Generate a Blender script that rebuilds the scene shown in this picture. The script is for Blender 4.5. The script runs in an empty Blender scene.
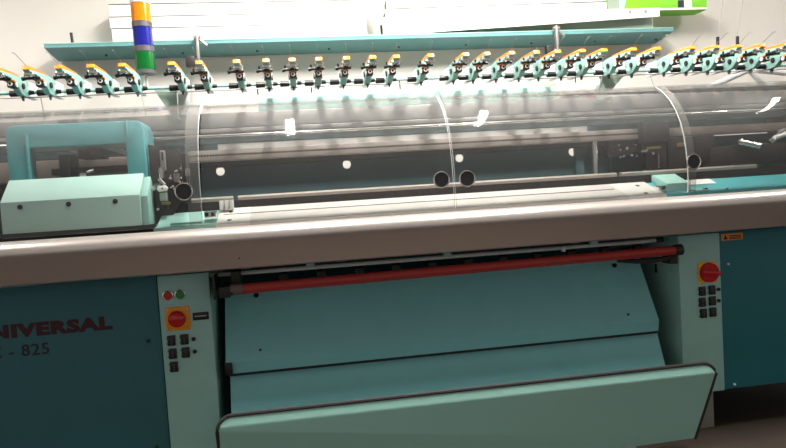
import bpy, bmesh, math, random
from mathutils import Vector, Matrix
random.seed(7)
scn = bpy.context.scene
COL = scn.collection
PI = math.pi

# ------------------------------------------------------------------ materials
def lin(c):
    return tuple((v/255/12.92) if v/255 <= .04045 else ((v/255+.055)/1.055)**2.4 for v in c)

def paint(name, rgb, rough=.45, metal=0., var=.06, scale=9., bump=.0, spec=.5, coat=0.):
    m = bpy.data.materials.new(name); m.use_nodes = True
    nt = m.node_tree; b = nt.nodes['Principled BSDF']
    c = lin(rgb)
    tc = nt.nodes.new('ShaderNodeTexCoord'); n = nt.nodes.new('ShaderNodeTexNoise')
    n.inputs['Scale'].default_value = scale; n.inputs['Detail'].default_value = 4
    nt.links.new(tc.outputs['Object'], n.inputs['Vector'])
    mx = nt.nodes.new('ShaderNodeMix'); mx.data_type = 'RGBA'
    mx.inputs[6].default_value = (*[v*(1-var) for v in c], 1)
    mx.inputs[7].default_value = (*[min(1, v*(1+var)) for v in c], 1)
    nt.links.new(n.outputs['Fac'], mx.inputs[0])
    nt.links.new(mx.outputs[2], b.inputs['Base Color'])
    b.inputs['Roughness'].default_value = rough
    b.inputs['Metallic'].default_value = metal
    b.inputs['Specular IOR Level'].default_value = spec
    b.inputs['Coat Weight'].default_value = coat
    if bump:
        bp = nt.nodes.new('ShaderNodeBump'); bp.inputs['Strength'].default_value = bump
        bp.inputs['Distance'].default_value = .002
        nt.links.new(n.outputs['Fac'], bp.inputs['Height']); nt.links.new(bp.outputs[0], b.inputs['Normal'])
    return m

M = {}
M['mint'] = paint('mint_paint', (158, 203, 194), .42)
M['mintlight'] = paint('carriage_cover_paint', (186, 222, 213), .45)
M['mint_mid'] = paint('mint_column_paint', (160, 208, 200), .5)
M['teal'] = paint('teal_paint', (84, 158, 160), .45)
M['deep'] = paint('deep_teal_paint', (28, 116, 124), .5)
M['deep_left'] = paint('deep_teal_door_paint', (50, 110, 118), .55)
M['panel'] = paint('chute_paint', (132, 200, 202), .38)
M['tray'] = paint('tray_paint', (152, 202, 190), .42, var=.03, scale=3)
M['shelf'] = paint('shelf_paint', (100, 152, 152), .5)
M['arch'] = paint('carriage_paint', (84, 172, 178), .3)
M['alu'] = paint('satin_aluminium', (200, 190, 183), .30, .68, var=.04, scale=4)
M['steel'] = paint('bed_steel', (226, 224, 220), .35, .15, var=.04, scale=30)
M['chrome'] = paint('chrome', (230, 228, 224), .16, 1.)
M['railgrey'] = paint('rail_grey', (150, 146, 142), .4, .5)
M['railbrown'] = paint('rail_brown', (138, 126, 118), .45, .3)
M['black'] = paint('black_plastic', (20, 20, 22), .4)
M['rubber'] = paint('black_rubber', (34, 26, 30), .6)
M['dark'] = paint('dark_iron', (48, 44, 44), .5, .3)
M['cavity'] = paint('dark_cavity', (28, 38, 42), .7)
M['backdark'] = paint('dark_slate_panel', (78, 108, 112), .5)
M['red'] = paint('red_plastic', (196, 26, 30), .16)
M['redtube'] = paint('red_roller_coating', (166, 46, 42), .26)
M['green'] = paint('green_plastic', (10, 140, 50), .3)
M['orange'] = paint('orange_plastic', (244, 146, 40), .4)
M['yellow'] = paint('yellow_plate', (248, 178, 20), .4)
M['orplate'] = paint('orange_plate', (250, 160, 10), .4)
M['white'] = paint('white_plastic', (240, 240, 236), .45, var=.02)
M['carton'] = paint('white_carton', (246, 244, 236), .7, var=.02)
M['boardgrey'] = paint('grey_green_channel', (152, 166, 152), .7)
M['lime'] = paint('lime_carton', (128, 214, 34), .5, var=.03)
M['navy'] = paint('navy_print', (24, 30, 66), .5)
M['skyblue'] = paint('light_blue_print', (170, 220, 235), .5)
M['grey'] = paint('grey_plastic', (74, 72, 78), .5)
M['greytube'] = paint('roller_end_grey', (110, 92, 84), .5)
M['lightgrey'] = paint('light_grey', (205, 205, 202), .5)
M['maroon'] = paint('maroon_lettering', (66, 16, 26), .6)
M['ink'] = paint('dark_lettering', (34, 20, 28), .6)
M['whiteink'] = paint('white_lettering', (200, 200, 196), .6)
M['yarn'] = paint('grey_yarn', (150, 148, 140), .8)
M['unit'] = paint('unit_paint', (148, 188, 179), .45)
M['brass'] = paint('dull_brass', (140, 122, 76), .4, .5)
M['castiron'] = paint('foot_grey', (140, 144, 132), .7, bump=.4, scale=60)
M['wall'] = paint('white_plaster', (224, 218, 210), .85, var=.025, scale=2.2, bump=.2)
M['ceiling'] = paint('ceiling_white', (235, 234, 230), .9, var=.02)

def floor_mat():
    m = paint('brown_floor', (64, 54, 46), .6, var=.22, scale=5, bump=.2)
    return m
M['floor'] = floor_mat()

def lamp_mat(name, rgb):
    m = bpy.data.materials.new(name); m.use_nodes = True
    nt = m.node_tree; b = nt.nodes['Principled BSDF']
    tc = nt.nodes.new('ShaderNodeTexCoord'); w = nt.nodes.new('ShaderNodeTexWave')
    w.wave_type = 'RINGS'; w.rings_direction = 'Z'; w.inputs['Scale'].default_value = 20
    nt.links.new(tc.outputs['Object'], w.inputs['Vector'])
    mx = nt.nodes.new('ShaderNodeMix'); mx.data_type = 'RGBA'; c = lin(rgb)
    mx.inputs[6].default_value = (*[v*.8 for v in c], 1); mx.inputs[7].default_value = (*c, 1)
    nt.links.new(w.outputs['Fac'], mx.inputs[0]); nt.links.new(mx.outputs[2], b.inputs['Base Color'])
    b.inputs['Roughness'].default_value = .15
    b.inputs['Transmission Weight'].default_value = .25
    b.inputs['Subsurface Weight'].default_value = 0
    return m
M['lens_orange'] = lamp_mat('orange_lens', (240, 146, 20))
M['lens_blue'] = lamp_mat('blue_lens', (34, 40, 150))
M['lens_green'] = lamp_mat('green_lens', (14, 112, 46))

def acrylic(name, tint, haze, hazefac):
    m = bpy.data.materials.new(name); m.use_nodes = True
    nt = m.node_tree; nt.nodes.clear()
    out = nt.nodes.new('ShaderNodeOutputMaterial')
    tr = nt.nodes.new('ShaderNodeBsdfTransparent')
    lw = nt.nodes.new('ShaderNodeLayerWeight'); lw.inputs[0].default_value = .45
    cm = nt.nodes.new('ShaderNodeMix'); cm.data_type = 'RGBA'; nt.links.new(lw.outputs['Facing'], cm.inputs[0])
    cm.inputs[6].default_value = (tint, tint, tint*.99, 1); cm.inputs[7].default_value = (tint*.62, tint*.62, tint*.62, 1)
    nt.links.new(cm.outputs[2], tr.inputs[0])
    df = nt.nodes.new('ShaderNodeBsdfDiffuse'); df.inputs[0].default_value = (*lin(haze), 1)
    gl = nt.nodes.new('ShaderNodeBsdfGlossy'); gl.inputs['Roughness'].default_value = .03
    gl.inputs[0].default_value = (1, 1, 1, 1)
    fr = nt.nodes.new('ShaderNodeFresnel'); fr.inputs[0].default_value = 1.09
    ns = nt.nodes.new('ShaderNodeTexNoise'); ns.inputs['Scale'].default_value = 3
    tc = nt.nodes.new('ShaderNodeTexCoord'); nt.links.new(tc.outputs['Object'], ns.inputs['Vector'])
    mr = nt.nodes.new('ShaderNodeMapRange'); mr.inputs[3].default_value = hazefac*.7; mr.inputs[4].default_value = hazefac*1.3
    nt.links.new(ns.outputs['Fac'], mr.inputs[0])
    m1 = nt.nodes.new('ShaderNodeMixShader'); m2 = nt.nodes.new('ShaderNodeMixShader')
    hz = nt.nodes.new('ShaderNodeMath'); hz.operation = 'MULTIPLY_ADD'; hz.inputs[1].default_value = hazefac*3
    nt.links.new(lw.outputs['Facing'], hz.inputs[0]); nt.links.new(mr.outputs[0], hz.inputs[2])
    nt.links.new(hz.outputs[0], m1.inputs[0]); nt.links.new(tr.outputs[0], m1.inputs[1]); nt.links.new(df.outputs[0], m1.inputs[2])
    nt.links.new(fr.outputs[0], m2.inputs[0]); nt.links.new(m1.outputs[0], m2.inputs[1]); nt.links.new(gl.outputs[0], m2.inputs[2])
    nt.links.new(m2.outputs[0], out.inputs[0])
    return m
M['acrylic'] = acrylic('clear_acrylic', .93, (205, 203, 200), .03)
M['edge_line'] = acrylic('acrylic_cut_edge', .85, (235, 235, 232), .2)
M['acrylic_edge'] = acrylic('acrylic_edge', .9, (215, 212, 208), .05)

def perforated():
    """grey rail with a row of small dark holes"""
    m = paint('perforated_rail', (150, 140, 132), .4, .3)
    nt = m.node_tree; b = nt.nodes['Principled BSDF']
    tc = nt.nodes.new('ShaderNodeTexCoord'); sp = nt.nodes.new('ShaderNodeSeparateXYZ')
    nt.links.new(tc.outputs['Object'], sp.inputs[0])
    def math_(op, a, bb=None):
        n = nt.nodes.new('ShaderNodeMath'); n.operation = op
        for i, v in enumerate((a, bb)):
            if v is None: continue
            if isinstance(v, (int, float)): n.inputs[i].default_value = v
            else: nt.links.new(v, n.inputs[i])
        return n.outputs[0]
    fx = math_('FRACT', math_('MULTIPLY', sp.outputs[0], 1/.0135))
    dx = math_('MULTIPLY', math_('SUBTRACT', fx, .5), .0135)
    dz = math_('SUBTRACT', sp.outputs[2], 1.530)
    d = math_('SQRT', math_('ADD', math_('MULTIPLY', dx, dx), math_('MULTIPLY', dz, dz)))
    hole = math_('LESS_THAN', d, .0058)
    src = b.inputs['Base Color'].links[0].from_socket
    mx = nt.nodes.new('ShaderNodeMix'); mx.data_type = 'RGBA'
    nt.links.new(hole, mx.inputs[0]); nt.links.new(src, mx.inputs[6]); mx.inputs[7].default_value = (.01, .01, .01, 1)
    nt.links.new(mx.outputs[2], b.inputs['Base Color'])
    return m
M['perforated'] = perforated()

def grooved():
    """needle bed: fine needle grooves across the bed"""
    m = paint('needle_grooves', (208, 204, 200), .38, .15, var=.05, scale=25)
    nt = m.node_tree; b = nt.nodes['Principled BSDF']
    tc = nt.nodes.new('ShaderNodeTexCoord'); w = nt.nodes.new('ShaderNodeTexWave')
    w.bands_direction = 'X'; w.inputs['Scale'].default_value = 100
    nt.links.new(tc.outputs['Object'], w.inputs['Vector'])
    bp = nt.nodes.new('ShaderNodeBump'); bp.inputs['Strength'].default_value = .35; bp.inputs['Distance'].default_value = .001
    nt.links.new(w.outputs['Fac'], bp.inputs['Height']); nt.links.new(bp.outputs[0], b.inputs['Normal'])
    return m
M['grooves'] = grooved()

# ------------------------------------------------------------------ mesh helpers
def B(): return bmesh.new()
def _mi(bm, old, mi):
    for f in bm.faces:
        if f not in old: f.material_index = mi
def box(bm, x0, x1, y0, y1, z0, z1, bev=0., mi=0, seg=2):
    old = set(bm.faces)
    r = bmesh.ops.create_cube(bm, size=1)
    for v in r['verts']:
        v.co = Vector(((x0+x1)/2+v.co.x*(x1-x0), (y0+y1)/2+v.co.y*(y1-y0), (z0+z1)/2+v.co.z*(z1-z0)))
    if bev:
        es = list({e for v in r['verts'] for e in v.link_edges})
        bmesh.ops.bevel(bm, geom=es, offset=bev, segments=seg, affect='EDGES', profile=.5)
    _mi(bm, old, mi)
    return bm
def prism(bm, pts, a, b_, axis='X', mi=0, bev=0.):
    """closed outline extruded along an axis; pts are (y,z) for X, (x,z) for Y, (x,y) for Z"""
    old = set(bm.faces)
    def P(p, t):
        return {'X': (t, p[0], p[1]), 'Y': (p[0], t, p[1]), 'Z': (p[0], p[1], t)}[axis]
    A = [bm.verts.new(P(p, a)) for p in pts]; C = [bm.verts.new(P(p, b_)) for p in pts]
    n = len(pts); fs = [bm.faces.new(A), bm.faces.new(C[::-1])]
    for i in range(n):
        j = (i+1) % n
        fs.append(bm.faces.new((A[j], A[i], C[i], C[j])))
    bmesh.ops.recalc_face_normals(bm, faces=fs)
    if bev:
        es = [e for e in {e for f in fs[:2] for e in f.edges}]
        bmesh.ops.bevel(bm, geom=es, offset=bev, segments=2, affect='EDGES', profile=.5)
    _mi(bm, old, mi)
    return bm
def cyl(bm, p0, p1, r, seg=20, r2=None, mi=0, cap=True):
    old = set(bm.faces); p0 = Vector(p0); p1 = Vector(p1); d = p1-p0
    q = d.to_track_quat('Z', 'Y').to_matrix().to_4x4()
    bmesh.ops.create_cone(bm, cap_ends=cap, segments=seg, radius1=r, radius2=r if r2 is None else r2, depth=d.length,
                          matrix=Matrix.Translation((p0+p1)/2) @ q)
    _mi(bm, old, mi)
    return bm
def ring(bm, c, axis, r, t, seg=28, mi=0, n2=8):
    """torus"""
    c = Vector(c); q = Vector(axis).to_track_quat('Z', 'Y').to_matrix()
    V = []
    for i in range(seg):
        a = 2*PI*i/seg; row = []
        for j in range(n2):
            b_ = 2*PI*j/n2
            row.append(bm.verts.new(c+q @ Vector(((r+t*math.cos(b_))*math.cos(a), (r+t*math.cos(b_))*math.sin(a), t*math.sin(b_)))))
        V.append(row)
    for i in range(seg):
        for j in range(n2):
            f = bm.faces.new((V[i][j], V[(i+1) % seg][j], V[(i+1) % seg][(j+1) % n2], V[i][(j+1) % n2])); f.material_index = mi
    return bm
def tube(bm, pts, r, seg=8, mi=0):
    pts = [Vector(p) for p in pts]; rows = []
    for i, p in enumerate(pts):
        d = (pts[min(i+1, len(pts)-1)]-pts[max(i-1, 0)]).normalized()
        q = d.to_track_quat('Z', 'Y').to_matrix()
        rows.append([bm.verts.new(p+q @ Vector((r*math.cos(2*PI*j/seg), r*math.sin(2*PI*j/seg), 0))) for j in range(seg)])
    fs = []
    for a, b_ in zip(rows, rows[1:]):
        for j in range(seg):
            fs.append(bm.faces.new((a[j], a[(j+1) % seg], b_[(j+1) % seg], b_[j])))
    fs.append(bm.faces.new(rows[0][::-1])); fs.append(bm.faces.new(rows[-1]))
    for f in fs: f.material_index = mi
    return bm
def dome(bm, c, r, axis=(0, -1, 0), squash=.6, mi=0):
    old = set(bm.faces)
    q = Vector(axis).to_track_quat('Z', 'Y').to_matrix().to_4x4()
    bmesh.ops.create_uvsphere(bm, u_segments=24, v_segments=12, radius=r,
                              matrix=Matrix.Translation(Vector(c)) @ q @ Matrix.Diagonal((1, 1, squash, 1)))
    _mi(bm, old, mi)
    return bm

ORG = {}
def origin_of(o):
    while o.parent: o = o.parent
    return ORG.get(o, Vector())
def obj(name, bm, mats, parent=None, label=None, smooth=True, origin=None):
    """bm is in world coordinates"""
    if not isinstance(mats, (list, tuple)): mats = [mats]
    o_ = origin_of(parent) if parent else Vector(origin or (0, 0, 0))
    bmesh.ops.translate(bm, verts=bm.verts, vec=-o_)
    me = bpy.data.meshes.new(name); bm.to_mesh(me); bm.free()
    for m in mats: me.materials.append(M[m])
    o = bpy.data.objects.new(name, me); COL.objects.link(o)
    if smooth:
        for p in me.polygons: p.use_smooth = True
        me.set_sharp_from_angle(angle=math.radians(32))
    if parent: o.parent = parent
    else:
        o.location = o_; ORG[o] = o_
    if label: o['label'] = label
    return o
def thing(name, label, cat, loc, group=None):
    o = bpy.data.objects.new(name, None); COL.objects.link(o)
    o.location = loc; o.empty_display_size = .1; ORG[o] = Vector(loc)
    tag(o, label, cat, group); return o
def tag(o, label, cat, group=None):
    o['label'] = label; o['category'] = cat
    if group: o['group'] = group
    return o
def struct(name, bm, mat, label=None):
    o = obj(name, bm, mat); o['kind'] = 'structure'
    if label: o['label'] = label
    return o
def dup(root, loc, label=None):
    r = root.copy(); COL.objects.link(r); r.location = loc
    if label: r['label'] = label
    for ch in list(root.children):
        k = ch.copy(); COL.objects.link(k); k.parent = r
        for g in ch.children:
            d = g.copy(); COL.objects.link(d); d.parent = k
    return r
def text_mesh(s, height, loc, widthscale=1., bold=0., depth=.001, spacing=1.):
    """raised lettering standing on a front face (reads from -Y)"""
    cu = bpy.data.curves.new('t', 'FONT'); cu.body = s; cu.size = 1; cu.offset = bold; cu.extrude = .5
    cu.space_character = spacing; cu.resolution_u = 3
    o = bpy.data.objects.new('t', cu); COL.objects.link(o)
    bpy.context.view_layer.update()
    me = bpy.data.meshes.new_from_object(o.evaluated_get(bpy.context.evaluated_depsgraph_get()))
    bpy.data.objects.remove(o); bpy.data.curves.remove(cu)
    bm = bmesh.new(); bm.from_mesh(me); bpy.data.meshes.remove(me)
    xs = [v.co.x for v in bm.verts]; ys = [v.co.y for v in bm.verts]
    h = max(ys)-min(ys); k = height/h; x0 = min(xs); y0 = min(ys)
    for v in bm.verts:
        x, y, z = v.co
        v.co = Vector((loc[0]+(x-x0)*k*widthscale, loc[1]-depth/2-z*depth, loc[2]+(y-y0)*k))
    return bm, (max(xs)-min(xs))*k*widthscale

# ------------------------------------------------------------------ the room
WALL_Y = 3.97
b = B(); box(b, -5, 7, WALL_Y, WALL_Y+.12, 0, 3.2); struct('wall_back', b, 'wall', 'bright white plaster wall behind the machine')
b = B(); box(b, -5, 7, -4, WALL_Y+.12, -.1, 0); struct('floor', b, 'floor', 'dark brown workshop floor')
b = B(); box(b, -5, 7, -4, WALL_Y+.12, 3.2, 3.3); struct('ceiling', b, 'ceiling', 'white ceiling')

# ------------------------------------------------------------------ the knitting machine
XL, XR = -2.0, 3.05
FY = 2.90
mach = thing('knitting_machine', 'long mint and teal flat knitting machine with aluminium hand rail', 'knitting machine', (.73, 3.1, 0))

# end cabinets
b = B(); box(b, XL, -.622, FY+.006, 3.62, .13, .997, .004)
lc = obj('end_cabinet', b, 'deep_left', mach, 'dark teal end cabinet with lettering')
b = B()
for x, z in ((-.676, .715), (-.676, .243), (-1.9, .715), (-1.9, .243)):
    b = B(); cyl(b, (x, FY+.008, z), (x, FY-.002, z), .0075, 14); obj('bolt', b, 'dark', lc)
tb, w = text_mesh('UNIVERSAL', .060, (0, FY+.006, .779), 1.0, .062, .0016, 1.12)
W_TXT = .575
xs = [v.co.x for v in tb.verts]; k = W_TXT/(max(xs)-min(xs))
for v in tb.verts: v.co.x = -.818-W_TXT+(v.co.x-min(xs))*k
obj('lettering', tb, 'maroon', lc, 'maroon lettering', smooth=False)
tb, w = text_mesh('- 825', .050, (0, FY+.006, .698), 1.0, .008, .0016, 1.1)
xs = [v.co.x for v in tb.verts]; W2 = .160; k = W2/(max(xs)-min(xs))
for v in tb.verts: v.co.x = -1.082-W2+(v.co.x-min(xs))*k
obj('lettering', tb, 'ink', lc, 'dark model number', smooth=False)
tb, w = text_mesh('MC', .050, (0, FY+.006, .698), 1.0, .008, .0016, 1.1)
xs = [v.co.x for v in tb.verts]; k = .110/(max(xs)-min(xs))
for v in tb.verts: v.co.x = -1.272-.110+(v.co.x-min(xs))*k
obj('lettering', tb, 'ink', lc, 'dark model letters', smooth=False)

b = B(); box(b, 2.066, XR, FY+.006, 3.62, .20, .997, .004)
rc = obj('end_cabinet', b, 'deep', mach, 'plain dark teal end cabinet')
b = B(); box(b, 2.079, 2.196, FY+.003, FY+.008, .952, .985)
wl = obj('warning_label', b, 'orange', rc, 'orange warning label')
b = B()
prism(b, [(2.090, .957), (2.112, .957), (2.101, .979)], FY+.001, FY+.004, 'Y')
for z in (.974, .966, .959): box(b, 2.122, 2.186, FY+.001, FY+.004, z-.0018, z+.0018)
obj('label_print', b, 'ink', rc)
b = B(); cyl(b, (2.110, FY+.01, .834), (2.110, FY-.002, .834), .006, 16); obj('bolt', b, 'white', rc, 'white bolt head')
b = B(); cyl(b, (2.122, FY+.01, .222), (2.122, FY-.002, .222), .006, 16); obj('bolt', b, 'white', rc, 'white bolt head')

# control columns
b = B(); box(b, -.617, -.398, FY-.008, 3.45, .13, .996, .006)
lcol = obj('control_column', b, 'mint_mid', mach, 'mint control column with push buttons and mushroom stop')
b = B(); box(b, 1.838, 2.062, FY-.008, 3.45, .20, .996, .006)
rcol = obj('control_column', b, 'mint_mid', mach, 'mint control column with rotary switch')
F = FY-.008
def push(x, z, mat, nm):
    b = B(); ring(b, (x, F-.003, z), (0, 1, 0), .0195, .0045); cyl(b, (x, F+.002, z), (x, F-.006, z), .019, 24)
    obj('button_bezel', b, 'chrome', lcol)
    b = B(); cyl(b, (x, F-.004, z), (x, F-.012, z), .0165, 24, .0155); obj('push_button', b, mat, lcol, nm)
push(-.576, .908, 'red', 'red push button'); push(-.525, .908, 'green', 'green push button')
b = B(); box(b, -.594, -.489, F-.006, F+.002, .752, .857, .003)
obj('emergency_stop_plate', b, 'orplate', lcol, 'orange plate')
b = B()
for x in (-.583, -.500):
    for z in (.763, .846):
        b = B(); cyl(b, (x, F-.004, z), (x, F-.009, z), .0055, 12); obj('plate_screw', b, 'chrome', lcol)
b = B(); cyl(b, (-.543, F-.004, .805), (-.543, F-.022, .805), .024, 28); dome(b, (-.543, F-.024, .805), .037, squash=.5)
obj('emergency_stop_button', b, 'red', lcol, 'red mushroom button')
b = B(); box(b, -.479, -.411, F-.004, F+.002, .789, .823, .002); nm = obj('name_plate', b, 'black', lcol, 'black plate')
b = B()
for i in range(7): box(b, -.470+i*.0073, -.465+i*.0073, F-.005, F-.003, .804, .809)
obj('plate_print', b, 'whiteink', lcol)
def counter(x, z, par):
    b = B(); box(b, x-.0165, x+.0165, F-.010, F+.002, z-.0225, z+.0225, .002)
    box(b, x-.022, x-.0175, F-.001, F+.002, z-.016, z-.012); box(b, x-.022, x-.0175, F-.001, F+.002, z+.008, z+.012)
    o = obj('counter_switch', b, 'black', par, 'black preset counter')
    b = B()
    for k in range(3):
        box(b, x-.0035, x+.0045, F-.0115, F-.0095, z-.015+k*.0105, z-.0095+k*.0105)
    for k in range(2): box(b, x-.0125, x-.009, F-.0115, F-.0095, z-.010+k*.014, z-.007+k*.014)
    obj('counter_print', b, 'grey', par)
for x, z in ((-.576, .710), (-.521, .710), (-.575, .652), (-.520, .652), (-.574, .594)): counter(x, z, lcol)
for x, z in ((1.954, .712), (2.007, .714), (1.953, .657), (2.007, .659), (1.956, .601), (2.008, .603)): counter(x, z, rcol)
for x, z, p in ((-.483, .708, lcol), (-.482, .652, lcol), (2.043, .714, rcol), (2.042, .657, rcol)):
    b = B(); cyl(b, (x, F+.002, z), (x, F-.008, z), .0085, 16); obj('indicator_button', b, 'black', p)
b = B(); box(b, 1.937, 2.037, F-.006, F+.002, .752, .856, .003); obj('switch_plate', b, 'yellow', rcol, 'yellow plate')
b = B(); cyl(b, (1.991, F-.004, .803), (1.991, F-.022, .803), .050, 36, .047)
box(b, -.046, .049, -.036, -.018, -.010, .010, .004)
for v in b.verts:
    if v.co.x < 1.: v.co = Matrix.Rotation(math.radians(8), 3, 'Y') @ v.co + Vector((1.991, F, .803))
obj('rotary_knob', b, 'red', rcol, 'red rotary main switch')
# feet
b = B(); box(b, 1.90, 2.03, 2.94, 3.06, .0, .205, .004); obj('machine_foot', b, 'castiron', mach)
b = B(); box(b, -.60, -.44, 2.94, 3.10, .0, .135, .004); obj('machine_foot', b, 'castiron', mach)
b = B(); box(b, -1.9, -1.74, 2.94, 3.10, .0, .135, .004); obj('machine_foot', b, 'castiron', mach)
b = B(); box(b, 2.85, 2.98, 2.96, 3.08, .0, .205, .004); obj('machine_foot', b, 'castiron', mach)

# middle: rear wall of the take-down space, chute panels
b = B(); box(b, -.40, 1.856, 3.42, 3.445, .14, 1.12); obj('rear_sheet', b, 'deep', mach)
b = B()
prism(b, [(3.070, .905), (3.057, .842), (2.905, .584), (2.915, .530), (2.925, .530), (2.916, .585), (3.067, .838), (3.080, .905)], -.356, 1.728)
up = obj('chute_panel', b, 'panel', mach, 'upper sloping teal chute panel')
b = B()
for x, y_, z, r in ((-.203, 2.929, .621, .006), (1.578, 2.929, .621, .006), (-.213, 3.062, .851, .012), (1.586, 3.062, .851, .013)):
    b = B(); cyl(b, (x, y_+.02, z-.010), (x, y_-.005, z+.003), r, 14); obj('panel_bolt', b, 'black', up)
b = B(); box(b, -.350, 1.725, 2.916, 2.930, .518, .5295); obj('gap_shade', b, 'black', up, 'black strip standing in for shade under the lower lip')  # black strip paints the shade in the gap below the lip
b = B()
box(b, -.360, -.328, 2.895, 2.94, .530, .584, .003); obj('panel_clip', b, 'black', up)
b = B()
prism(b, [(3.10, .56), (2.945, .527), (2.86, .32), (2.94, .10), (2.955, .10), (2.875, .32), (2.955, .518), (3.10, .548)], -.345, 1.735)
lo = obj('chute_panel', b, 'panel', mach, 'lower sloping teal chute panel')
b = B(); cyl(b, (1.60, 2.945, .425), (1.60, 2.925, .432), .006, 12); obj('panel_bolt', b, 'black', lo)

# take-down rollers under the hand rail
b = B(); cyl(b, (-.397, 2.93, .977), (1.74, 2.93, .977), .0095, 16)
obj('take_down_shaft', b, 'lightgrey', mach, 'thin grey steel shaft')
b = B()
for i in range(11):
    b = B(); cyl(b, (-.10+i*.175, 2.98, .945), (-.06+i*.175, 2.98, .945), .017, 14); obj('pressure_roller', b, 'black', mach)
b = B(); cyl(b, (-.245, 2.80, .922), (1.757, 2.80, .938), .0225, 28)
rt = obj('take_down_roller', b, 'redtube', mach, 'long red take-down roller')
b = B(); cyl(b, (-.300, 2.80, .9215), (-.246, 2.80, .922), .0235, 24); obj('roller_end', b, 'greytube', rt, 'brown grey roller end')
b = B(); cyl(b, (1.757, 2.80, .938), (1.793, 2.80, .9385), .0265, 24); obj('roller_end', b, 'dark', rt, 'dark roller end cap')
b = B()
box(b, -.372, -.362, 2.80, 2.98, .885, .985); box(b, -.345, -.300, 2.775, 2.83, .893, .940, .004)
box(b, -.30, -.262, 2.85, 2.98, .94, .995, .003); box(b, -.345, -.31, 2.83, 2.97, .91, .935)
cyl(b, (-.345, 2.79, .915), (-.29, 2.79, .915), .013, 14)
obj('roller_bracket', b, 'dark', mach)
b = B(); tube(b, [(1.50, 2.86, .905), (1.58, 2.84, .895), (1.66, 2.83, .893), (1.73, 2.82, .90), (1.78, 2.82, .915)], .012, 10)
box(b, 1.745, 1.785, 2.815, 2.89, .87, .925, .004)
box(b, 1.40, 1.62, 2.95, 3.05, .985, 1.02); cyl(b, (1.50, 2.96, .965), (1.80, 2.96, .975), .012, 12)
obj('roller_bracket', b, 'dark', mach)
b = B()
for z0, z1 in ((.965, .985), (.903, .92)): box(b, 1.032+.0, 1.032+.012, 2.86, 2.88, z0, z1)
for v in b.verts: v.co.x += .0
for v in b.verts: v.co.x = v.co.x-1.032+1.228
obj('clamp_pin', b, 'white', mach)
b = B(); box(b, 1.834, 1.84, 3.09, 3.105, .79, .835); obj('slot_mark', b, 'black', mach)
# underside of the bed with small slider blocks
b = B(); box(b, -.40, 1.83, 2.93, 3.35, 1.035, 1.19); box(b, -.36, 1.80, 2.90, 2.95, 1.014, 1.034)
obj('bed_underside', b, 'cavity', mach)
for x in (.046, .675, 1.395):
    b = B(); box(b, x-.018, x+.018, 2.875, 2.899, .988, 1.013, .002); obj('slider_block', b, 'mint', mach, 'small mint slider block')
b = B()
for x in (.185, 1.30, -.235):
    b = B(); box(b, x-.02, x+.02, 2.875, 2.899, 1.000, 1.013); obj('slider_tab', b, 'lightgrey', mach)

# hand rail (hollow aluminium extrusion with rounded top)
pr = [(2.815, 1.188), (2.77, 1.194), (2.735, 1.193), (2.712, 1.187), (2.697, 1.176), (2.689, 1.162), (2.686, 1.146), (2.690, 1.128), (2.742, 1.020), (2.750, 1.015), (2.815, 1.015)]
b = B(); prism(b, pr, XL, XR); obj('hand_rail', b, 'alu', mach, 'long satin aluminium hand rail with rounded top')
b = B(); box(b, -.25, -.243, 2.7155, 2.717, 1.06, 1.065); obj('rail_screw', b, 'black', mach)
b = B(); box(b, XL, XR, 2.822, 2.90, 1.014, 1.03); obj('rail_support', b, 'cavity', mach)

# needle bed
b = B(); prism(b, [(2.822, 1.185), (2.822, 1.203), (3.02, 1.268), (3.03, 1.255), (3.03, 1.185)], -.20, 1.555)
obj('needle_bed', b, 'grooves', mach, 'bright grooved steel needle bed')
for x0, x1, s in ((-.342, -.201, -1), (1.556, 1.745, 1)):
    b = B(); prism(b, [(2.822, 1.185), (2.822, 1.2035), (3.02, 1.2685), (3.03, 1.255), (3.03, 1.185)], x0, x1)
    obj('bed_end_plate', b, 'steel', mach, 'plain bright end plate of the needle bed')
b = B()
for x, y_ in ((-.29, 2.97), (-.29, 2.87), (1.68, 2.97), (1.66, 2.86)):
    b = B(); cyl(b, (x, y_, 1.2035+(y_-2.822)*.328-.004), (x, y_-.001, 1.2055+(y_-2.822)*.328), .010, 14); obj('bed_screw', b, 'dark', mach)
b = B(); box(b, -.32, 1.54, 2.937, 2.943, 1.238, 1.2445); obj('bed_ledge', b, 'chrome', mach)
# rails behind the bed
for x0, x1 in ((-.50, -.285), (-.262, 1.615), (1.640, 2.40)):
    b = B(); prism(b, [(3.045, 1.303), (3.043, 1.316), (3.055, 1.324), (3.074, 1.322), (3.074, 1.303)], x0, x1)
    obj('carriage_rail', b, 'alu', mach, 'polished carriage rail')
b = B(); box(b, -.55, 2.60, 3.045, 3.12, 1.24, 1.3025); obj('guide_bar', b, 'dark', mach, 'dark guide bar behind the carriage rail')
b = B()
for i in range(9):
    b = B(); cyl(b, (.0+i*.2, 3.048, 1.290), (.0+i*.2, 3.041, 1.290), .006, 10); obj('rail_bolt', b, 'black', mach)
b = B(); box(b, XL, XR, 3.13, 3.55, 1.0, 1.20); obj('rear_bed', b, 'dark', mach)
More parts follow.
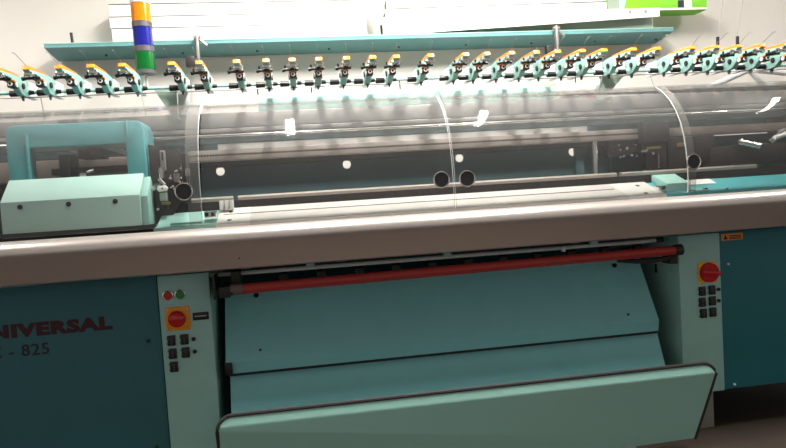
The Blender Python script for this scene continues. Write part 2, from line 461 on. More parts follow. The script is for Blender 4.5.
# end covers of the bed
b = B(); prism(b, [(2.822, 1.06), (2.822, 1.205), (2.90, 1.214), (3.02, 1.262), (3.03, 1.25), (3.03, 1.06)], -.60, -.343, bev=.003)
ec = obj('bed_end_cover', b, 'mint', mach, 'mint cover at the end of the needle bed')
b = B(); prism(b, [(-.53, 2.86), (-.47, 2.86), (-.46, 2.84), (-.40, 2.835), (-.40, 2.826), (-.53, 2.826)], 1.213, 1.222, 'Z')
obj('cover_tongue', b, 'teal', ec)
b = B(); box(b, -.395, -.345, 2.87, 2.93, 1.235, 1.262, .003)
for x in (-.384, -.358): cyl(b, (x, 2.871, 1.249), (x, 2.866, 1.249), .008, 12, mi=1)
obj('clip_block', b, ['chrome', 'black'], ec)
b = B()
for i in range(3):
    b = B(); box(b, -.338+i*.022, -.322+i*.022, 2.96, 3.01, 1.262, 1.305, .003); obj('stop_finger', b, 'lightgrey', ec, 'short polished stop finger')
b = B(); prism(b, [(2.822, 1.06), (2.822, 1.205), (2.915, 1.214), (2.925, 1.222), (3.02, 1.262), (3.03, 1.25), (3.03, 1.06)], 1.746, XR, bev=.003)
ec = obj('bed_end_cover', b, 'arch', mach, 'teal cover at the end of the needle bed')
b = B(); prism(b, [(2.89, 1.214), (2.885, 1.253), (3.00, 1.300), (3.02, 1.298), (3.02, 1.262)], 1.785, 1.905, bev=.004)
obj('stop_block', b, 'mint', ec, 'mint stop block')
b = B(); box(b, 1.735, 1.775, 2.87, 2.92, 1.222, 1.246, .003); cyl(b, (1.755, 2.871, 1.234), (1.755, 2.866, 1.234), .008, 12, mi=1)
obj('clip_block', b, ['chrome', 'black'], ec)
b = B(); prism(b, [(2.955, 1.237), (2.955, 1.240), (3.012, 1.2635), (3.012, 1.260)], 1.93, 2.10); obj('rating_label', b, 'white', ec, 'white label strip')
b = B(); prism(b, [(2.83, 1.2055), (2.83, 1.212), (2.90, 1.219), (2.90, 1.212)], 1.915, 1.975); obj('cover_tongue', b, 'mint', ec)
b = B(); cyl(b, (2.00, 2.90, 1.21), (2.00, 2.90, 1.221), .011, 14); obj('bolt', b, 'dark', ec)
b = B(); cyl(b, (2.08, 2.85, 1.205), (2.08, 2.85, 1.213), .007, 12); obj('bolt', b, 'dark', ec)

# superstructure inside the hood
def drilled(bm, holes):
    """cut round through-holes (x, y, z, r) along Y"""
    me = bpy.data.meshes.new('t'); bm.to_mesh(me); bm.free()
    o = bpy.data.objects.new('t', me); COL.objects.link(o)
    cb = B()
    for x, y_, z, r in holes: cyl(cb, (x, y_-.06, z), (x, y_+.06, z), r, 28)
    cm = bpy.data.meshes.new('c'); cb.to_mesh(cm); cb.free()
    co = bpy.data.objects.new('c', cm); COL.objects.link(co)
    md = o.modifiers.new('b', 'BOOLEAN'); md.object = co; md.operation = 'DIFFERENCE'; md.solver = 'EXACT'
    bpy.context.view_layer.update()
    r_ = bpy.data.meshes.new_from_object(o.evaluated_get(bpy.context.evaluated_depsgraph_get()))
    bpy.data.objects.remove(o); bpy.data.objects.remove(co); bpy.data.meshes.remove(me); bpy.data.meshes.remove(cm)
    nb = bmesh.new(); nb.from_mesh(r_); bpy.data.meshes.remove(r_)
    return nb
b = B(); box(b, -.57, 1.745, 3.36, 3.364, 1.20, 1.50)
b = drilled(b, [(x, 3.362, 1.4545, .0215) for x in (-.366, .278, .884, 1.525)])
obj('back_panel', b, 'backdark', mach, 'dark slate panel with a row of round holes')
b = B(); box(b, 1.75, XR, 3.36, 3.38, 1.20, 1.50); obj('back_panel', b, 'backdark', mach)
b = B(); box(b, XL, -.575, 3.36, 3.38, 1.20, 1.56); obj('back_panel', b, 'dark', mach)
b = B(); box(b, -.58, 2.9, 3.28, 3.35, 1.505, 1.552, .003); obj('yarn_guide_rail', b, 'railbrown', mach, 'brown grey yarn guide rail')
b = B(); box(b, -.50, 1.9, 3.262, 3.276, 1.503, 1.556, .002); obj('yarn_guide_rail', b, 'perforated', mach, 'perforated yarn guide rail')
b = B(); box(b, -.58, 1.9, 3.30, 3.33, 1.472, 1.502, .002); obj('yarn_guide_rail', b, 'dark', mach, 'dark lower yarn guide rail')
b = B(); box(b, XL, -.58, 3.28, 3.35, 1.45, 1.548, .003); obj('yarn_guide_rail', b, 'railbrown', mach)
b = B(); box(b, -.37, 1.62, 3.36, 3.375, 1.558, 1.592, .002); obj('light_strip', b, 'lightgrey', mach, 'grey flat strip')
b = B(); box(b, XL, XR, 3.40, 3.46, 1.60, 1.648, .003); obj('cross_beam', b, 'backdark', mach, 'dark slate cross beam')
b = B(); box(b, XL, XR, 3.37, 3.40, 1.652, 1.672, .003); obj('cross_rail', b, 'railgrey', mach, 'thin light grey rail')
b = B(); cyl(b, (XL, 3.34, 1.632), (XR, 3.34, 1.632), .008, 12); obj('cross_rail', b, 'chrome', mach)
b = B(); box(b, XL, XR, 3.56, 3.60, .13, 1.38, .004); obj('rear_casing', b, 'backdark', mach, 'dark slate rear casing')
b = B(); box(b, XL, XR, 3.56, 3.60, 1.545, 1.69, .004); obj('rear_beam', b, 'backdark', mach, 'dark slate rear beam')
b = B(); box(b, XL, XR, 3.50, 3.60, 1.6905, 1.768, .004); obj('added_backing', b, 'railgrey', mach, 'added grey strip greying the covers from behind')  # added part: greys the bright wall seen through the cover tops
# end frames hidden behind the carriage and at the far end, carrying the rails
for x in (-1.93, 2.92):
    b = B(); box(b, x-.04, x+.04, 3.15, 3.56, 1.19, 1.70, .005); obj('end_frame', b, 'dark', mach)
b = B(); cyl(b, (1.625, 3.30, 1.30), (1.625, 3.30, 1.50), .018, 18); obj('post', b, 'chrome', mach, 'bright steel post')
b = B(); box(b, 1.53, 1.575, 3.33, 3.358, 1.20, 1.50); obj('panel_edge_strip', b, 'backdark', mach)
# feeder assemblies at the far end of the rail
b = B(); box(b, 1.86, 2.01, 3.20, 3.26, 1.475, 1.582, .004); box(b, 1.88, 2.0, 3.22, 3.26, 1.30, 1.48, .003)
box(b, 1.70, 1.86, 3.29, 3.34, 1.41, 1.50, .003); box(b, 2.02, 2.30, 3.24, 3.30, 1.31, 1.50, .003)
fa = obj('feeder_carrier', b, 'dark', mach, 'dark yarn feeder carrier block')
b = B()
for i in range(14):
    x = 1.70+random.random()*.25; z = 1.40+random.random()*.08; b = B(); cyl(b, (x, 3.285, z), (x, 3.19, z), .004+random.random()*.005, 8); obj('feeder_screw', b, 'chrome', fa)
b = B()
cyl(b, (1.94, 3.20, 1.41), (1.94, 3.20, 1.35), .005, 8); cyl(b, (1.94, 3.2, 1.345), (1.94, 3.2, 1.335), .009, 8)
obj('feeder_needle', b, 'chrome', fa)
b = B(); box(b, 1.875, 1.945, 3.185, 3.205, 1.440, 1.452); obj('feeder_tip', b, 'brass', fa)
b = B(); box(b, 2.07, 2.12, 3.23, 3.245, 1.445, 1.468); obj('feeder_tag', b, 'brass', fa, 'small brass tag')
b = B(); cyl(b, (2.30, 3.05, 1.445), (2.40, 3.02, 1.415), .014, 14)
for i in range(4): cyl(b, (2.305+i*.028, 3.048-i*.008, 1.4435-i*.0084), (2.313+i*.028, 3.046-i*.008, 1.441-i*.0084), .019, 14)
cyl(b, (2.44, 3.0, 1.43), (2.51, 3.0, 1.475), .013, 14); cyl(b, (2.49, 3.0, 1.475), (2.53, 3.0, 1.49), .012, 14)
obj('spring_arm', b, 'chrome', mach, 'bright spring and lever')
b = B(); tube(b, [(2.46, 2.99, 1.452), (2.52, 2.99, 1.466), (2.60, 2.99, 1.470), (2.75, 3.0, 1.466)], .011, 10); obj('hose', b, 'white', mach, 'white hose')
b = B(); box(b, 2.27, 3.0, 3.06, 3.30, 1.325, 1.43, .006); obj('drive_housing', b, 'dark', mach)

# ------------------------------------------------------------------ carriage
car = thing('carriage', 'teal bridge carriage with mint front cover behind the leftmost acrylic cover', 'carriage', (-.9, 3.0, 1.21))
b = B()
prism(b, [(2.86, 1.222), (2.86, 1.352), (2.965, 1.447), (2.975, 1.445), (2.975, 1.222)], -1.205, -.652, bev=.004)
fc = obj('front_cover', b, 'mintlight', car, 'mint front cover with three screws')
b = B()
for x in (-1.128, -.938, -.752):
    b = B(); cyl(b, (x, 2.862, 1.330), (x, 2.857, 1.330), .0105, 16); obj('screw', b, 'dark', fc)
b = B(); prism(b, [(2.87, 1.222), (2.87, 1.345), (2.96, 1.43), (2.985, 1.41), (2.985, 1.222)], -.651, -.622, bev=.004); obj('end_cap', b, 'mint', car)
b = B(); box(b, -1.22, -.60, 2.875, 2.97, 1.208, 1.2215); obj('shadow_strip', b, 'dark', car)  # dark strip paints the shadow between front cover and hand rail
# bridge: inverted U with rounded corners, running back over the bed
def arch_outline(x0, x1, z0, z1, leg, beam, r, n=6):
    out = [(x0, z0)]
    for i in range(n+1):
        a = PI-i*PI/2/n; out.append((x0+r+r*math.cos(a), z1-r+r*math.sin(a)))
    for i in range(n+1):
        a = PI/2-i*PI/2/n; out.append((x1-r+r*math.cos(a), z1-r+r*math.sin(a)))
    out += [(x1, z0), (x1-leg, z0), (x1-leg, z1-beam), (x0+leg, z1-beam), (x0+leg, z0)]
    return out
b = B(); prism(b, arch_outline(-1.213, -.642, 1.40, 1.683, .082, .10, .035), 2.985, 3.09, 'Y', bev=.010)
obj('bridge', b, 'arch', car, 'teal bridge frame over the needle bed')
b = B(); prism(b, [(3.091, 1.675), (3.16, 1.672), (3.22, 1.64), (3.22, 1.585), (3.091, 1.585)], -1.205, -.648, bev=.006)
obj('bridge_hood', b, 'arch', car, 'teal hood sloping back from the bridge')
b = B()
for x0, x1, z0, z1 in ((-1.13, -1.118, 1.40, 1.64), (-.718, -.708, 1.60, 1.682)):
    b = B(); box(b, x0, x1, 2.978, 2.984, z0, z1, .001); obj('bridge_seam', b, 'arch', car)
b = B()
box(b, -1.10, -.75, 3.16, 3.25, 1.47, 1.50, .003); box(b, -.96, -.86, 3.10, 3.22, 1.535, 1.58, .003); box(b, -1.05, -1.0, 3.12, 3.24, 1.42, 1.56, .003)
obj('cam_rail', b, 'dark', car)
b = B()
for s in (0, .12):
    b = B(); prism(b, [(-1.0+s*1.35, 1.572), (-.93+s*1.35, 1.572), (-.885+s*1.2, 1.545), (-.905+s*1.2, 1.545)], 3.10, 3.13, 'Y'); obj('cam_plate', b, 'lightgrey', car)
b = B(); box(b, -.93, -.90, 3.0, 3.04, 1.44, 1.466, .003); cyl(b, (-.90, 3.02, 1.465), (-.875, 3.02, 1.475), .008, 10); obj('latch', b, 'chrome', car)
# side mechanism on the right of the carriage
b = B()
prism(b, [(-.632, 1.575), (-.555, 1.548), (-.50, 1.548), (-.495, 1.44), (-.50, 1.33), (-.56, 1.235), (-.62, 1.23), (-.632, 1.40)], 3.00, 3.02, 'Y', bev=.002)
box(b, -.60, -.47, 3.022, 3.06, 1.30, 1.53, .003); box(b, -.605, -.56, 2.955, 2.998, 1.28, 1.38, .003)
sm = obj('side_plate', b, 'dark', car, 'dark side plate with bright levers')
b = B(); box(b, -.583, -.558, 2.985, 2.998, 1.455, 1.545, .006); obj('lever', b, 'railgrey', sm)
b = B(); box(b, -.573, -.567, 2.982, 2.986, 1.50, 1.538); obj('lever_slot', b, 'black', sm)
b = B()
cyl(b, (-.578, 2.975, 1.468), (-.578, 2.975, 1.42), .012, 14); cyl(b, (-.578, 2.975, 1.455), (-.578, 2.975, 1.447), .016, 14)
cyl(b, (-.590, 2.965, 1.42), (-.565, 2.965, 1.39), .008, 12)
for i in range(3): cyl(b, (-.625+i*.008, 2.945, 1.368), (-.598+i*.008, 2.945, 1.398), .004, 8)
obj('rod', b, 'chrome', sm)
b = B(); prism(b, [(-.596, 1.372), (-.588, 1.386), (-.560, 1.388), (-.548, 1.376), (-.556, 1.362), (-.588, 1.360)], 2.935, 2.95, 'Y', bev=.002)
cyl(b, (-.572, 2.936, 1.375), (-.572, 2.932, 1.375), .004, 10, mi=1); obj('cam_head', b, ['white', 'black'], sm, 'white cam head')
b = B(); box(b, -.588, -.556, 2.94, 2.954, 1.318, 1.358, .003); obj('cam_block', b, 'boardgrey', sm)
b = B(); box(b, -.582, -.545, 2.935, 2.953, 1.302, 1.315, .003); obj('brass_strip', b, 'brass', sm)
b = B()
for i in range(16):
    x = -.545+random.random()*.06; z = 1.30+random.random()*.17; b = B(); cyl(b, (x, 2.999, z), (x, 2.985-random.random()*.02, z), .003+random.random()*.004, 8); obj('screw', b, 'chrome', sm)
b = B(); cyl(b, (-.60, 2.955, 1.285), (-.60, 2.945, 1.285), .006, 10)
obj('screw', b, 'chrome', sm)
b = B(); box(b, -.53, -.505, 2.98, 2.998, 1.40, 1.44, .003); box(b, -.48, -.462, 3.0, 3.02, 1.425, 1.46, .003); obj('feeder_stop', b, 'railbrown', sm)

# ------------------------------------------------------------------ acrylic covers
def cover_profile(t=.004):
    ctrl = [(2.800, 1.206), (2.792, 1.27), (2.793, 1.34), (2.800, 1.41), (2.813, 1.475), (2.835, 1.54), (2.868, 1.60), (2.912, 1.655), (2.968, 1.703), (3.035, 1.742)]
    inner = []
    for i, p in enumerate(ctrl):
        a = Vector(ctrl[max(i-1, 0)]); c = Vector(ctrl[min(i+1, len(ctrl)-1)]); d = (c-a).normalized()
        n = Vector((d.y, -d.x)); inner.append((p[0]+n.x*t, p[1]+n.y*t))
    return ctrl, inner
CT, CI = cover_profile()
def cover(x0, x1, label, grips, off=0., strips=()):
    t = thing('safety_cover', label, 'acrylic cover', ((x0+x1)/2, 2.80, 1.206), 'sliding acrylic covers over the needle bed')
    sh = lambda pts: [(p[0]+off, p[1]) for p in pts]
    b = B(); prism(b, sh(CT)+sh(CI)[::-1], x0, x1)
    obj('curved_sheet', b, 'acrylic', t)
    for (a, c) in strips:
        b = B(); o2 = .0045
        prism(b, [(p[0]-o2+off, p[1]) for p in CT]+[(p[0]-.0005+off, p[1]) for p in CT][::-1], a, c)
        obj('edge_strip', b, 'edge_line' if c-a < .01 else 'acrylic_edge', t, 'pale edge strip')
    b = B(); cyl(b, (x0, 3.037+off, 1.744), (x1, 3.037+off, 1.744), .0035, 8); obj('top_edge', b, 'acrylic_edge', t)
    for gx, gz in grips:
        yy = 2.793+off
        b = B(); cyl(b, (gx, yy+.012, gz), (gx, yy-.006, gz), .0345, 36)
        g = obj('grip', b, 'black', t, 'round black finger grip')
        b = B(); ring(b, (gx, yy-.005, gz), (0, 1, 0), .0345, .0035, 36); obj('grip_ring', b, 'chrome', g, 'bright rim')
cover(XL, -.390, 'leftmost curved acrylic cover, in front of the teal carriage', [(-.457, 1.352)], -.008, [(-.3935, -.390), (-.445, -.394)])
cover(-.384, .703, 'curved acrylic cover second from the left, grip at its right edge', [(.647, 1.337)], .004, [(.700, .703)])
cover(.708, 1.855, 'curved acrylic cover in the middle right, grip at its left edge', [(.765, 1.335)], .004, [(.708, .7105)])
cover(1.830, XR, 'rightmost curved acrylic cover, grip on its wide left edge strip', [(1.862, 1.350)], -.008, [(1.830, 1.8335), (1.834, 1.872)])

# ------------------------------------------------------------------ fabric tray
tray = thing('fabric_tray', 'pale mint fabric tray with black rubber edge in front of the machine', 'fabric tray', (.7, 2.66, 0))
def tray_outline(inset=0.):
    x0, x1 = -.372+inset, 1.815-inset; zt = .441-inset; r = .06
    pts = [(x0+.03, .06+inset)]
    pts += [(x0+.0, .25), (x0, zt-r)]
    for i in range(1, 7):
        a = PI-i*PI/2/6; pts.append((x0+r+r*math.cos(a), zt-r+r*math.sin(a)))
    for i in range(0, 7):
        a = PI/2-i*PI/2/6*.85; pts.append((x1-r+r*math.cos(a), zt-r+r*math.sin(a)))
    pts += [(x1-.042, .24), (x1-.085, .085+inset)]
    return pts
def tray_y(z):            # front surface: rolled top lip, then leaning back towards the floor
    if z > .395: return 2.60+(z-.395)*.22
    return 2.60+(.395-z)*.16
def plate(pts, thick, zs):
    bm = B()
    # front sheet cut at the fold heights
    A = [bm.verts.new((x, 0, z)) for x, z in pts]; bm.faces.new(A)
    for zc in zs:
        bmesh.ops.bisect_plane(bm, geom=bm.verts[:]+bm.edges[:]+bm.faces[:], plane_co=(0, 0, zc), plane_no=(0, 0, 1))
    fr = bm.faces[:]
    ret = bmesh.ops.extrude_face_region(bm, geom=fr)
    ex = [v for v in ret['geom'] if isinstance(v, bmesh.types.BMVert)]
    exs = set(ex)
    for v in bm.verts: v.co.y = tray_y(v.co.z)+(thick if v in exs else 0)
    bmesh.ops.recalc_face_normals(bm, faces=bm.faces[:])
    return bm
obj('tray_panel', plate(tray_outline(.004), .008, [.395]), 'tray', tray, 'pale mint folded sheet panel')
op = tray_outline(.0)
b = B(); tube(b, [(x, tray_y(z)+.004, z) for x, z in op], .0085, 8); obj('rubber_edge', b, 'rubber', tray, 'black rubber edge trim')
for x in (-.1, 1.45):
    b = B(); box(b, x-.018, x+.018, 2.70, 2.74, 0, .40, .003); box(b, x-.018, x+.018, 2.645, 2.70, .20, .24); obj('leg', b, 'lightgrey', tray)
b = B(); box(b, -.3, 1.70, 2.705, 2.735, .35, .38, .003); obj('cross_bar', b, 'lightgrey', tray)

# ------------------------------------------------------------------ yarn tension rail and units
RY, RZ = 3.32, 1.878
rail = thing('tension_rail', 'thin teal rail on brackets carrying the row of yarn tension units', 'rail', (.7, RY, RZ))
b = B(); cyl(b, (XL, RY, RZ), (XR, RY, RZ), .0085, 14); obj('rail_tube', b, 'mint', rail, 'teal round rail')
b = B(); cyl(b, (XL, RY-.03, RZ-.028), (XR, RY-.03, RZ-.028), .0028, 8); obj('lower_wire', b, 'railgrey', rail, 'thin grey wire')
for x in (-.60, 1.74):
    b = B()
    if x < 0: prism(b, [(x-.06, RZ+.006), (x+.05, RZ+.006), (x+.05, 1.735), (x+.025, 1.735)], RY+.03, RY+.045, 'Y')
    else: prism(b, [(x-.02, RZ+.006), (x+.13, RZ+.006), (x-.02, 1.735), (x-.05, 1.735)], RY+.03, RY+.045, 'Y')
    box(b, x-.01, x+.04, RY+.045, RY+.18, 1.735, 1.75)
    obj('bracket', b, 'boardgrey', rail, 'triangular bracket')
    b = B(); box(b, x-.05+(.0 if x > 0 else .1), x+.01+(.0 if x > 0 else .1), RY+.06, RY+.07, 1.751, RZ-.02, .004); obj('bracket_plate', b, 'lightgrey', rail)
b = B()
for x in (-.15, .58, 1.55, .12):
    b = B(); cyl(b, (x, RY+.012, RZ), (x, RY+.012, RZ-.05), .0035, 8); obj('hook', b, 'black', rail)

U = (0, RY, RZ)
def tension_unit():
    t = thing('yarn_tension_unit', '', 'yarn tension unit', (0, 0, 0), 'yarn tension units along the rail')
    b = B()
    out = [(-.296, .047), (-.285, .058), (-.06, .062), (.015, .052), (.024, .036), (-.012, .031), (-.008, .017), (.030, .011), (.014, -.016), (-.02, -.024),
           (-.07, -.019), (-.105, .007), (-.14, .026), (-.20, .037), (-.292, .042)]
    prism(b, out, -.0145, .0145, bev=.003)
    obj('body', b, 'unit', t, 'mint arm and body')
    b = B(); prism(b, [(-.305, .048), (-.296, .064), (-.25, .0655), (-.10, .0655), (-.09, .060), (-.20, .055), (-.288, .049)], -.0155, .0155, bev=.002)
    prism(b, [(-.17, .029), (-.135, .018), (-.12, .018), (-.16, .034)], -.019, .019)
    obj('orange_cover', b, 'orange', t, 'orange tip cover')
    b = B(); box(b, -.014, .014, .026, .125, -.018, .055, .002); cyl(b, (-.0155, .075, .02), (.0155, .075, .02), .004, 10, mi=1)
    box(b, -.008, .008, .0, .03, -.005, .01)
    obj('white_plate', b, ['white', 'dark'], t, 'white plate')
    b = B(); cyl(b, (-.066, .0, -.003), (-.020, .0, -.003), .0150, 16, .0135); obj('clamp_sleeve', b, 'black', t, 'black clamp sleeve')
    b = B(); cyl(b, (.020, 0, 0), (.046, 0, 0), .012, 16, .008); obj('clamp_nut', b, 'black', t)
    b = B(); box(b, -.015, .016, -.158, -.112, .000, .030, .002); cyl(b, (0, -.159, .015), (0, -.163, .015), .010, 16, mi=1)
    cyl(b, (.016, -.135, .015), (.020, -.135, .015), .012, 16, mi=1); cyl(b, (-.015, -.135, .015), (-.019, -.135, .015), .012, 16, mi=1)
    cyl(b, (0, -.163, .015), (0, -.165, .015), .006, 12)
    obj('tension_disc', b, ['dark', 'white'], t, 'dark block with white tension disc')
    for sx in (-1, 1):
        b = B(); cyl(b, (sx*.0155, -.06, .02), (sx*.021, -.06, .02), .014, 18); obj('side_wheel', b, 'dark', t, 'dark side wheel')
    b = B(); cyl(b, (-.036, -.215, .026), (.026, -.215, .026), .0065, 10); cyl(b, (-.036, -.215, .022), (-.036, -.215, .046), .005, 8)
    box(b, -.010, .010, -.235, -.19, .02, .040, .002); cyl(b, (-.036, -.215, .026), (-.05, -.215, .023), .009, 12)
    obj('guide_arm', b, 'black', t, 'black guide arm')
    b = B(); box(b, -.013, .013, -.285, -.235, .026, .044, .003); ring(b, (-.018, -.26, .034), (1, .2, 0), .012, .003, 14, n2=6)
    ring(b, (.012, -.275, .032), (.3, 1, 0), .010, .003, 14, n2=6)
    obj('eyelet', b, 'chrome', t, 'bright eyelets')
    b = B(); tube(b, [(0, -.29, .066), (-.004, -.33, .083), (-.008, -.375, .099), (-.010, -.39, .101), (-.010, -.40, .097)], .0013, 6)
    obj('spring_wire', b, 'railgrey', t, 'thin spring wire')
    b = B(); cyl(b, (0, -.03, -.022), (0, -.03, -.036), .006, 10); ring(b, (0, -.03, -.032), (1, 0, 0), .010, .003, 12, n2=6); obj('foot', b, 'grey', t)
    return t
ux = [-1.240, -1.118, -.985, -.852, -.720, -.508, -.388, -.222, -.090, .030, .153, .282, .405, .518, .684, .856, .962, 1.087, 1.212, 1.322, 1.450, 1.565, 1.722, 1.855, 2.045, 2.178, 2.308, 2.440, 2.574, 2.705]
DX = .0
ORD = ['first', 'second', 'third', 'fourth', 'fifth', 'sixth', 'seventh', 'eighth', 'ninth', 'tenth', 'eleventh', 'twelfth', 'thirteenth', 'fourteenth', 'fifteenth']
def unit_label(i, n):
    special = {4: 'mint tension unit with orange tip just left of the signal tower', 5: 'mint tension unit with orange tip just right of the signal tower',
               0: 'mint tension unit with orange tip at the left end of the rail', n-1: 'mint tension unit with orange tip at the right end of the rail'}
    if i in special: return special[i]
    if i < 4: return 'mint tension unit with orange tip, %s from the left end of the rail' % ORD[i]
    if i < 18: return 'mint tension unit with orange tip, %s to the right of the signal tower' % ORD[i-5]
    return 'mint tension unit with orange tip, %s from the right end of the rail' % ORD[n-1-i]
proto = tension_unit()
for i, x in enumerate(ux):
    lb = unit_label(i, len(ux))
    if i == 0: proto.location = (x, RY, RZ); proto['label'] = lb
    else: dup(proto, (x, RY, RZ), lb)

# two guide rods with yarn at the right end of the rail
for x, nm in ((2.352, 'thin black guide rod with a yarn, left one at the right end of the rail'), (2.472, 'thin black guide rod with a yarn, right one at the right end of the rail')):
    t = thing('guide_rod', nm, 'guide rod', (x, 3.2, RZ), 'black guide rods at the right end')
    b = B(); cyl(b, (x, 3.26, 1.955), (x+.004, 3.26, 2.035), .0085, 10); cyl(b, (x, 3.26, 1.955), (x+.03, RY, RZ+.006), .004, 8); obj('rod', b, 'black', t)
    b = B(); tube(b, [(x, 3.26, 2.03), (x+.05, 3.26, 2.26), (x+.095, 3.26, 2.50), (x+.14, 3.27, 2.8)], .0011, 6); obj('yarn', b, 'yarn', t)
# yarns hanging from the rail down to the hood
for k, (x, g) in enumerate(((-1.155, 'second'), (-.70, 'fifth'), (.49, 'x'), (.76, 'y'), (1.95, 'z'))):
    b = B(); tube(b, [(x, RY-.05, RZ-.03), (x+.008, RY-.06, 1.80), (x+.03, RY-.10, 1.70)], .0022 if k in (0, 3) else .0014, 6)
    o = obj('yarn', b, 'yarn', origin=(x, RY-.05, RZ-.03))
    tag(o, ['thin yarn hanging below the leftmost tension units', 'thin yarn hanging below the signal tower', 'thin yarn hanging left of the middle cover seam', 'thin yarn hanging right of the middle cover seam',
            'thin yarn hanging near the right end of the rail'][k], 'yarn', 'yarns hanging from the rail')

# ------------------------------------------------------------------ signal tower
tw = thing('signal_tower', 'signal tower stacked orange, blue and green above the rail', 'signal tower', (-.684, 3.34, 1.89))
def lean(bm):
    bmesh.ops.rotate(bm, verts=bm.verts, cent=(-.664, 3.34, 1.95), matrix=Matrix.Rotation(math.radians(-.2), 3, 'Y')); return bm
TX, TY = -.684, 3.34
def seg(nm, z0, z1, r, mat, lb=None):
    b = B(); cyl(b, (TX, TY, z0), (TX, TY, z1), r, 36); return obj(nm, lean(b), mat, tw, lb)
seg('base_ring', 1.951, 1.968, .048, 'grey'); seg('lens', 1.969, 2.056, .046, 'lens_green', 'green lens'); seg('divider_ring', 2.057, 2.084, .048, 'grey')
seg('lens', 2.085, 2.175, .046, 'lens_blue', 'blue lens'); seg('divider_ring', 2.176, 2.203, .048, 'grey'); seg('lens', 2.204, 2.291, .046, 'lens_orange', 'orange lens')
seg('top_cap', 2.292, 2.315, .048, 'lightgrey')
b = B(); cyl(b, (TX, TY, 1.890), (TX, TY, 1.950), .007, 12); obj('stem', b, 'lightgrey', tw)

# ------------------------------------------------------------------ shelf and what lies on it
shelf = thing('wall_shelf', 'long teal sheet metal shelf on the back wall behind the tension units', 'shelf', (.56, 3.85, 2.165))
b = B(); prism(b, [(3.745, 2.205), (3.745, 2.188), (3.86, 2.170), (3.955, 2.160), (3.955, 2.20), (3.95, 2.20), (3.95, 2.168), (3.86, 2.178), (3.757, 2.196), (3.757, 2.205)], -1.283, 2.405)
obj('shelf_board', b, 'shelf', shelf)
b = B(); box(b, -1.284, 2.406, 3.742, 3.760, 2.2055, 2.213, .003); obj('rolled_edge', b, 'mint', shelf, 'pale rolled front edge')
b = B(); box(b, -1.275, 2.397, 3.80, 3.952, 2.2005, 2.2065); obj('shelf_liner', b, 'mint', shelf)
b = B()
for i in range(9):
    b = B(); cyl(b, (-1.0+i*.42, 3.87, 2.175), (-1.0+i*.42, 3.868, 2.164), .007, 10); obj('shelf_bolt', b, 'black', shelf)
# uprights that carry the shelf edge from the machine
for x, lb in ((-.475, 'shelf bracket'), (1.62, 'shelf bracket')):
    b = B(); box(b, x-.007, x+.007, 3.70, 3.735, 2.04, 2.232, .002); cyl(b, (x-.02, 3.715, 2.215), (x+.02, 3.715, 2.215), .012, 12); cyl(b, (x, 3.715, 2.215), (x+.05, 3.715, 2.17), .008, 8)
    box(b, x-.07, x-.02, 3.70, 3.735, 2.055, 2.115, .003, mi=1); box(b, x-.02, x, 3.71, 3.725, 2.08, 2.095)
    obj('shelf_bracket', b, ['railgrey' if x > 0 else 'railgrey', 'dark'], shelf)
for x in (-1.17, .585):
    o = thing('peg', 'short black peg standing on the shelf, ' + ('near its left end' if x < 0 else 'in the gap between the white cartons'), 'peg', (x, 3.86, 2.207), 'pegs on the shelf')
    b = B(); cyl(b, (x, 3.86, 2.207), (x-.004, 3.86, 2.295), .008, 10); cyl(b, (x, 3.86, 2.207), (x, 3.86, 2.212), .016, 12); obj('pin', b, 'dark', o)

def carton(nm, x0, x1, y0, y1, z0, z1, mat, lb, cat, rot=0., grp='white cartons on the shelf'):
    t = thing(nm, lb, cat, ((x0+x1)/2, (y0+y1)/2, z0), grp)
    b = B(); box(b, x0, x1, y0, y1, z0, z1, .003); obj('box', b, mat, t)
    b = B(); box(b, x0+.002, x1-.002, y0-.0015, y1+.0015, z1-.006, z1-.0015); box(b, x0-.001, x0+.001, y0+.01, y1-.01, z0+.01, z1-.012); obj('lid_seam', b, 'grey', t)
    t.rotation_euler.z = rot
    return t
carton('long_carton', -.938, .482, 3.78, 3.945, 2.208, 2.295, 'carton', 'long white carton at the bottom of the left pile on the shelf', 'carton')
carton('long_carton', -.946, .478, 3.785, 3.945, 2.2955, 2.360, 'carton', 'long white carton in the middle of the left pile on the shelf', 'carton')
carton('long_carton', -.948, .468, 3.79, 3.945, 2.3605, 2.430, 'carton', 'long white carton on top of the left pile on the shelf', 'carton')
carton('long_carton', .600, 1.955, 3.745, 3.885, 2.322, 2.372, 'carton', 'long white carton on the right pile, below the topmost one', 'carton', -.05)
carton('long_carton', .61, 1.945, 3.745, 3.885, 2.3725, 2.44, 'carton', 'long white carton on top of the right pile on the shelf', 'carton', -.05)
# white channel lying askew under the right pile
ch = thing('channel_profile', 'long white channel, shade painted grey in its recess, lying askew on the shelf under the right pile', 'channel', (1.47, 3.81, 2.208))
def askew(bm):
    bmesh.ops.rotate(bm, verts=bm.verts, cent=(1.47, 3.81, 2.208), matrix=Matrix.Rotation(-.05, 3, 'Z')); return bm
b = B(); prism(b, [(.585, 2.216), (2.29, 2.268), (2.29, 2.321), (.585, 2.321)], 3.735, 3.745, 'Y'); box(b, .585, 2.29, 3.7455, 3.88, 2.309, 2.321); box(b, .585, 2.28, 3.80, 3.88, 2.208, 2.309)
c1 = obj('channel', askew(b), 'carton', ch, 'white folded channel')
b = B(); box(b, .60, 2.27, 3.796, 3.7995, 2.210, 2.308); obj('web_shade', askew(b), 'boardgrey', ch, 'grey green sheet as shade under the flange')  # flange shadow painted as a grey green sheet in the recess
for x in (2.10, 2.20):
    b = B(); cyl(b, (x, 3.737, 2.30), (x, 3.7335, 2.30), .011, 14); obj('channel_hole', askew(b), 'boardgrey', ch)
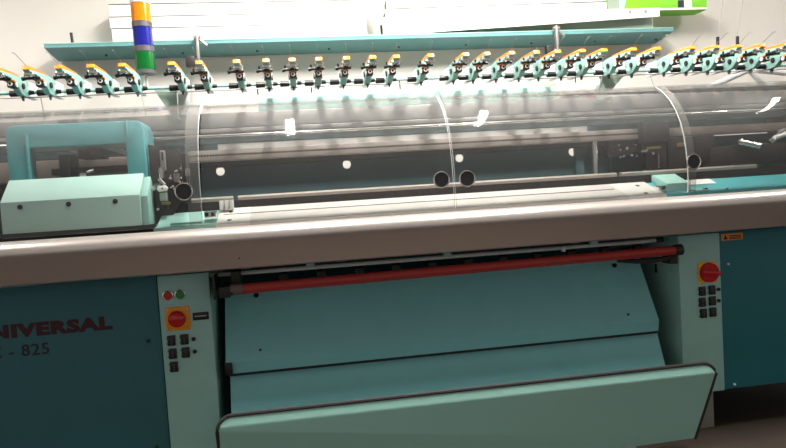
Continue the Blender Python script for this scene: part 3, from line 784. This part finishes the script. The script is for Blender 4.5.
# lime green product carton
gb = thing('green_carton', 'lime green and white carton lying at the right end of the pile', 'carton', (2.36, 3.80, 2.323))
GZ = 2.323
b = B(); box(b, 1.985, 2.655, 3.765, 3.90, GZ, GZ+.075, .003); obj('box', b, 'lime', gb, 'lime green box')
b = B(); box(b, 1.987, 2.653, 3.763, 3.7647, GZ+.001, GZ+.014); obj('white_band', b, 'carton', gb)
b = B(); box(b, 1.986, 2.06, 3.763, 3.7647, GZ+.0145, GZ+.074); obj('pale_panel', b, 'boardgrey', gb)
b = B(); prism(b, [(2.06, GZ+.0145), (2.09, GZ+.0145), (2.11, GZ+.074), (2.06, GZ+.074)], 3.763, 3.7647, 'Y'); obj('blue_flash', b, 'skyblue', gb)
b = B(); box(b, 2.455, 2.495, 3.763, 3.7647, GZ+.016, GZ+.06); obj('navy_panel', b, 'navy', gb)
b = B(); box(b, 2.497, 2.55, 3.763, 3.7647, GZ+.016, GZ+.06); obj('white_panel', b, 'white', gb)
# pale green board and odds lying on the rear casing behind the hood
t = thing('green_board', 'pale green long board lying behind the hood below the rail', 'board', (.6, 3.55, 1.768))
b = B(); box(b, -.16, 1.50, 3.50, 3.59, 1.7685, 1.838, .003); obj('board', b, 'mint', t)
t = thing('dark_tool', 'dark flat tool lying on the hood edge near the pale green board', 'tool', (1.6, 3.52, 1.768))
b = B(); prism(b, [(1.52, 1.7685), (1.56, 1.785), (1.70, 1.79), (1.76, 1.782), (1.76, 1.7685)], 3.50, 3.54, 'Y'); obj('blade', b, 'dark', t)
b = B(); box(b, 1.70, 1.755, 3.496, 3.4995, 1.770, 1.781); obj('tip', b, 'red', t)

fr_ = thing('pale_frame', 'pale grey bar frame standing behind the hood at the far right', 'frame', (2.72, 3.55, 1.768))
b = B(); cyl(b, (2.46, 3.54, 1.79), (2.76, 3.54, 1.90), .018, 10); cyl(b, (2.76, 3.54, 1.90), (2.87, 3.54, 1.785), .018, 10); cyl(b, (2.76, 3.54, 1.90), (3.0, 3.54, 1.87), .018, 10)
obj('bars', b, 'lightgrey', fr_)
b = B(); box(b, 2.40, 2.52, 3.525, 3.555, 1.7685, 1.80, .004); obj('orange_block', b, 'brass', fr_)

# ------------------------------------------------------------------ lights: ceiling fluorescents
def area(name, loc, sx, sy, power, rot=(0, 0, 0), col=(1, .975, .94)):
    l = bpy.data.lights.new(name, 'AREA'); l.shape = 'RECTANGLE'; l.size = sx; l.size_y = sy; l.energy = power; l.color = col
    o = bpy.data.objects.new(name, l); COL.objects.link(o); o.location = loc; o.rotation_euler = rot; return o
for lx, dn, upw in ((0, 66, 28), (1.3, 76, 32), (-2.2, 32, 15), (3.5, 18, 13)):      # fluorescent battens, lighting down and on to the ceiling
    area('ceiling_lamp', (lx, 2.55, 2.98), .06, .8, dn)
    area('ceiling_lamp', (lx, 2.55, 3.0), .06, .8, upw, (PI, 0, 0))
w = bpy.data.worlds.new('room_ambient'); scn.world = w; w.use_nodes = True
w.node_tree.nodes['Background'].inputs[0].default_value = (.80, .76, .74, 1)
w.node_tree.nodes['Background'].inputs[1].default_value = .50

# ------------------------------------------------------------------ camera
cd = bpy.data.cameras.new('camera'); cam = bpy.data.objects.new('camera', cd); COL.objects.link(cam)
cam.location = (0, 0, 1.3)
yaw, pitch, roll = .14832, .051066, .06216
cam.matrix_world = Matrix.Translation((0, 0, 1.3)) @ (Matrix.Rotation(-yaw, 4, 'Z') @ Matrix.Rotation(PI/2-pitch, 4, 'X') @ Matrix.Rotation(-roll, 4, 'Z'))
cd.sensor_fit = 'HORIZONTAL'; cd.sensor_width = 36; cd.lens = 641.2/786*36
scn.camera = cam
scn.view_settings.view_transform = 'Standard'
scn.view_settings.look = 'None'
scn.view_settings.gamma = 1
scn.view_settings.exposure = 0.0
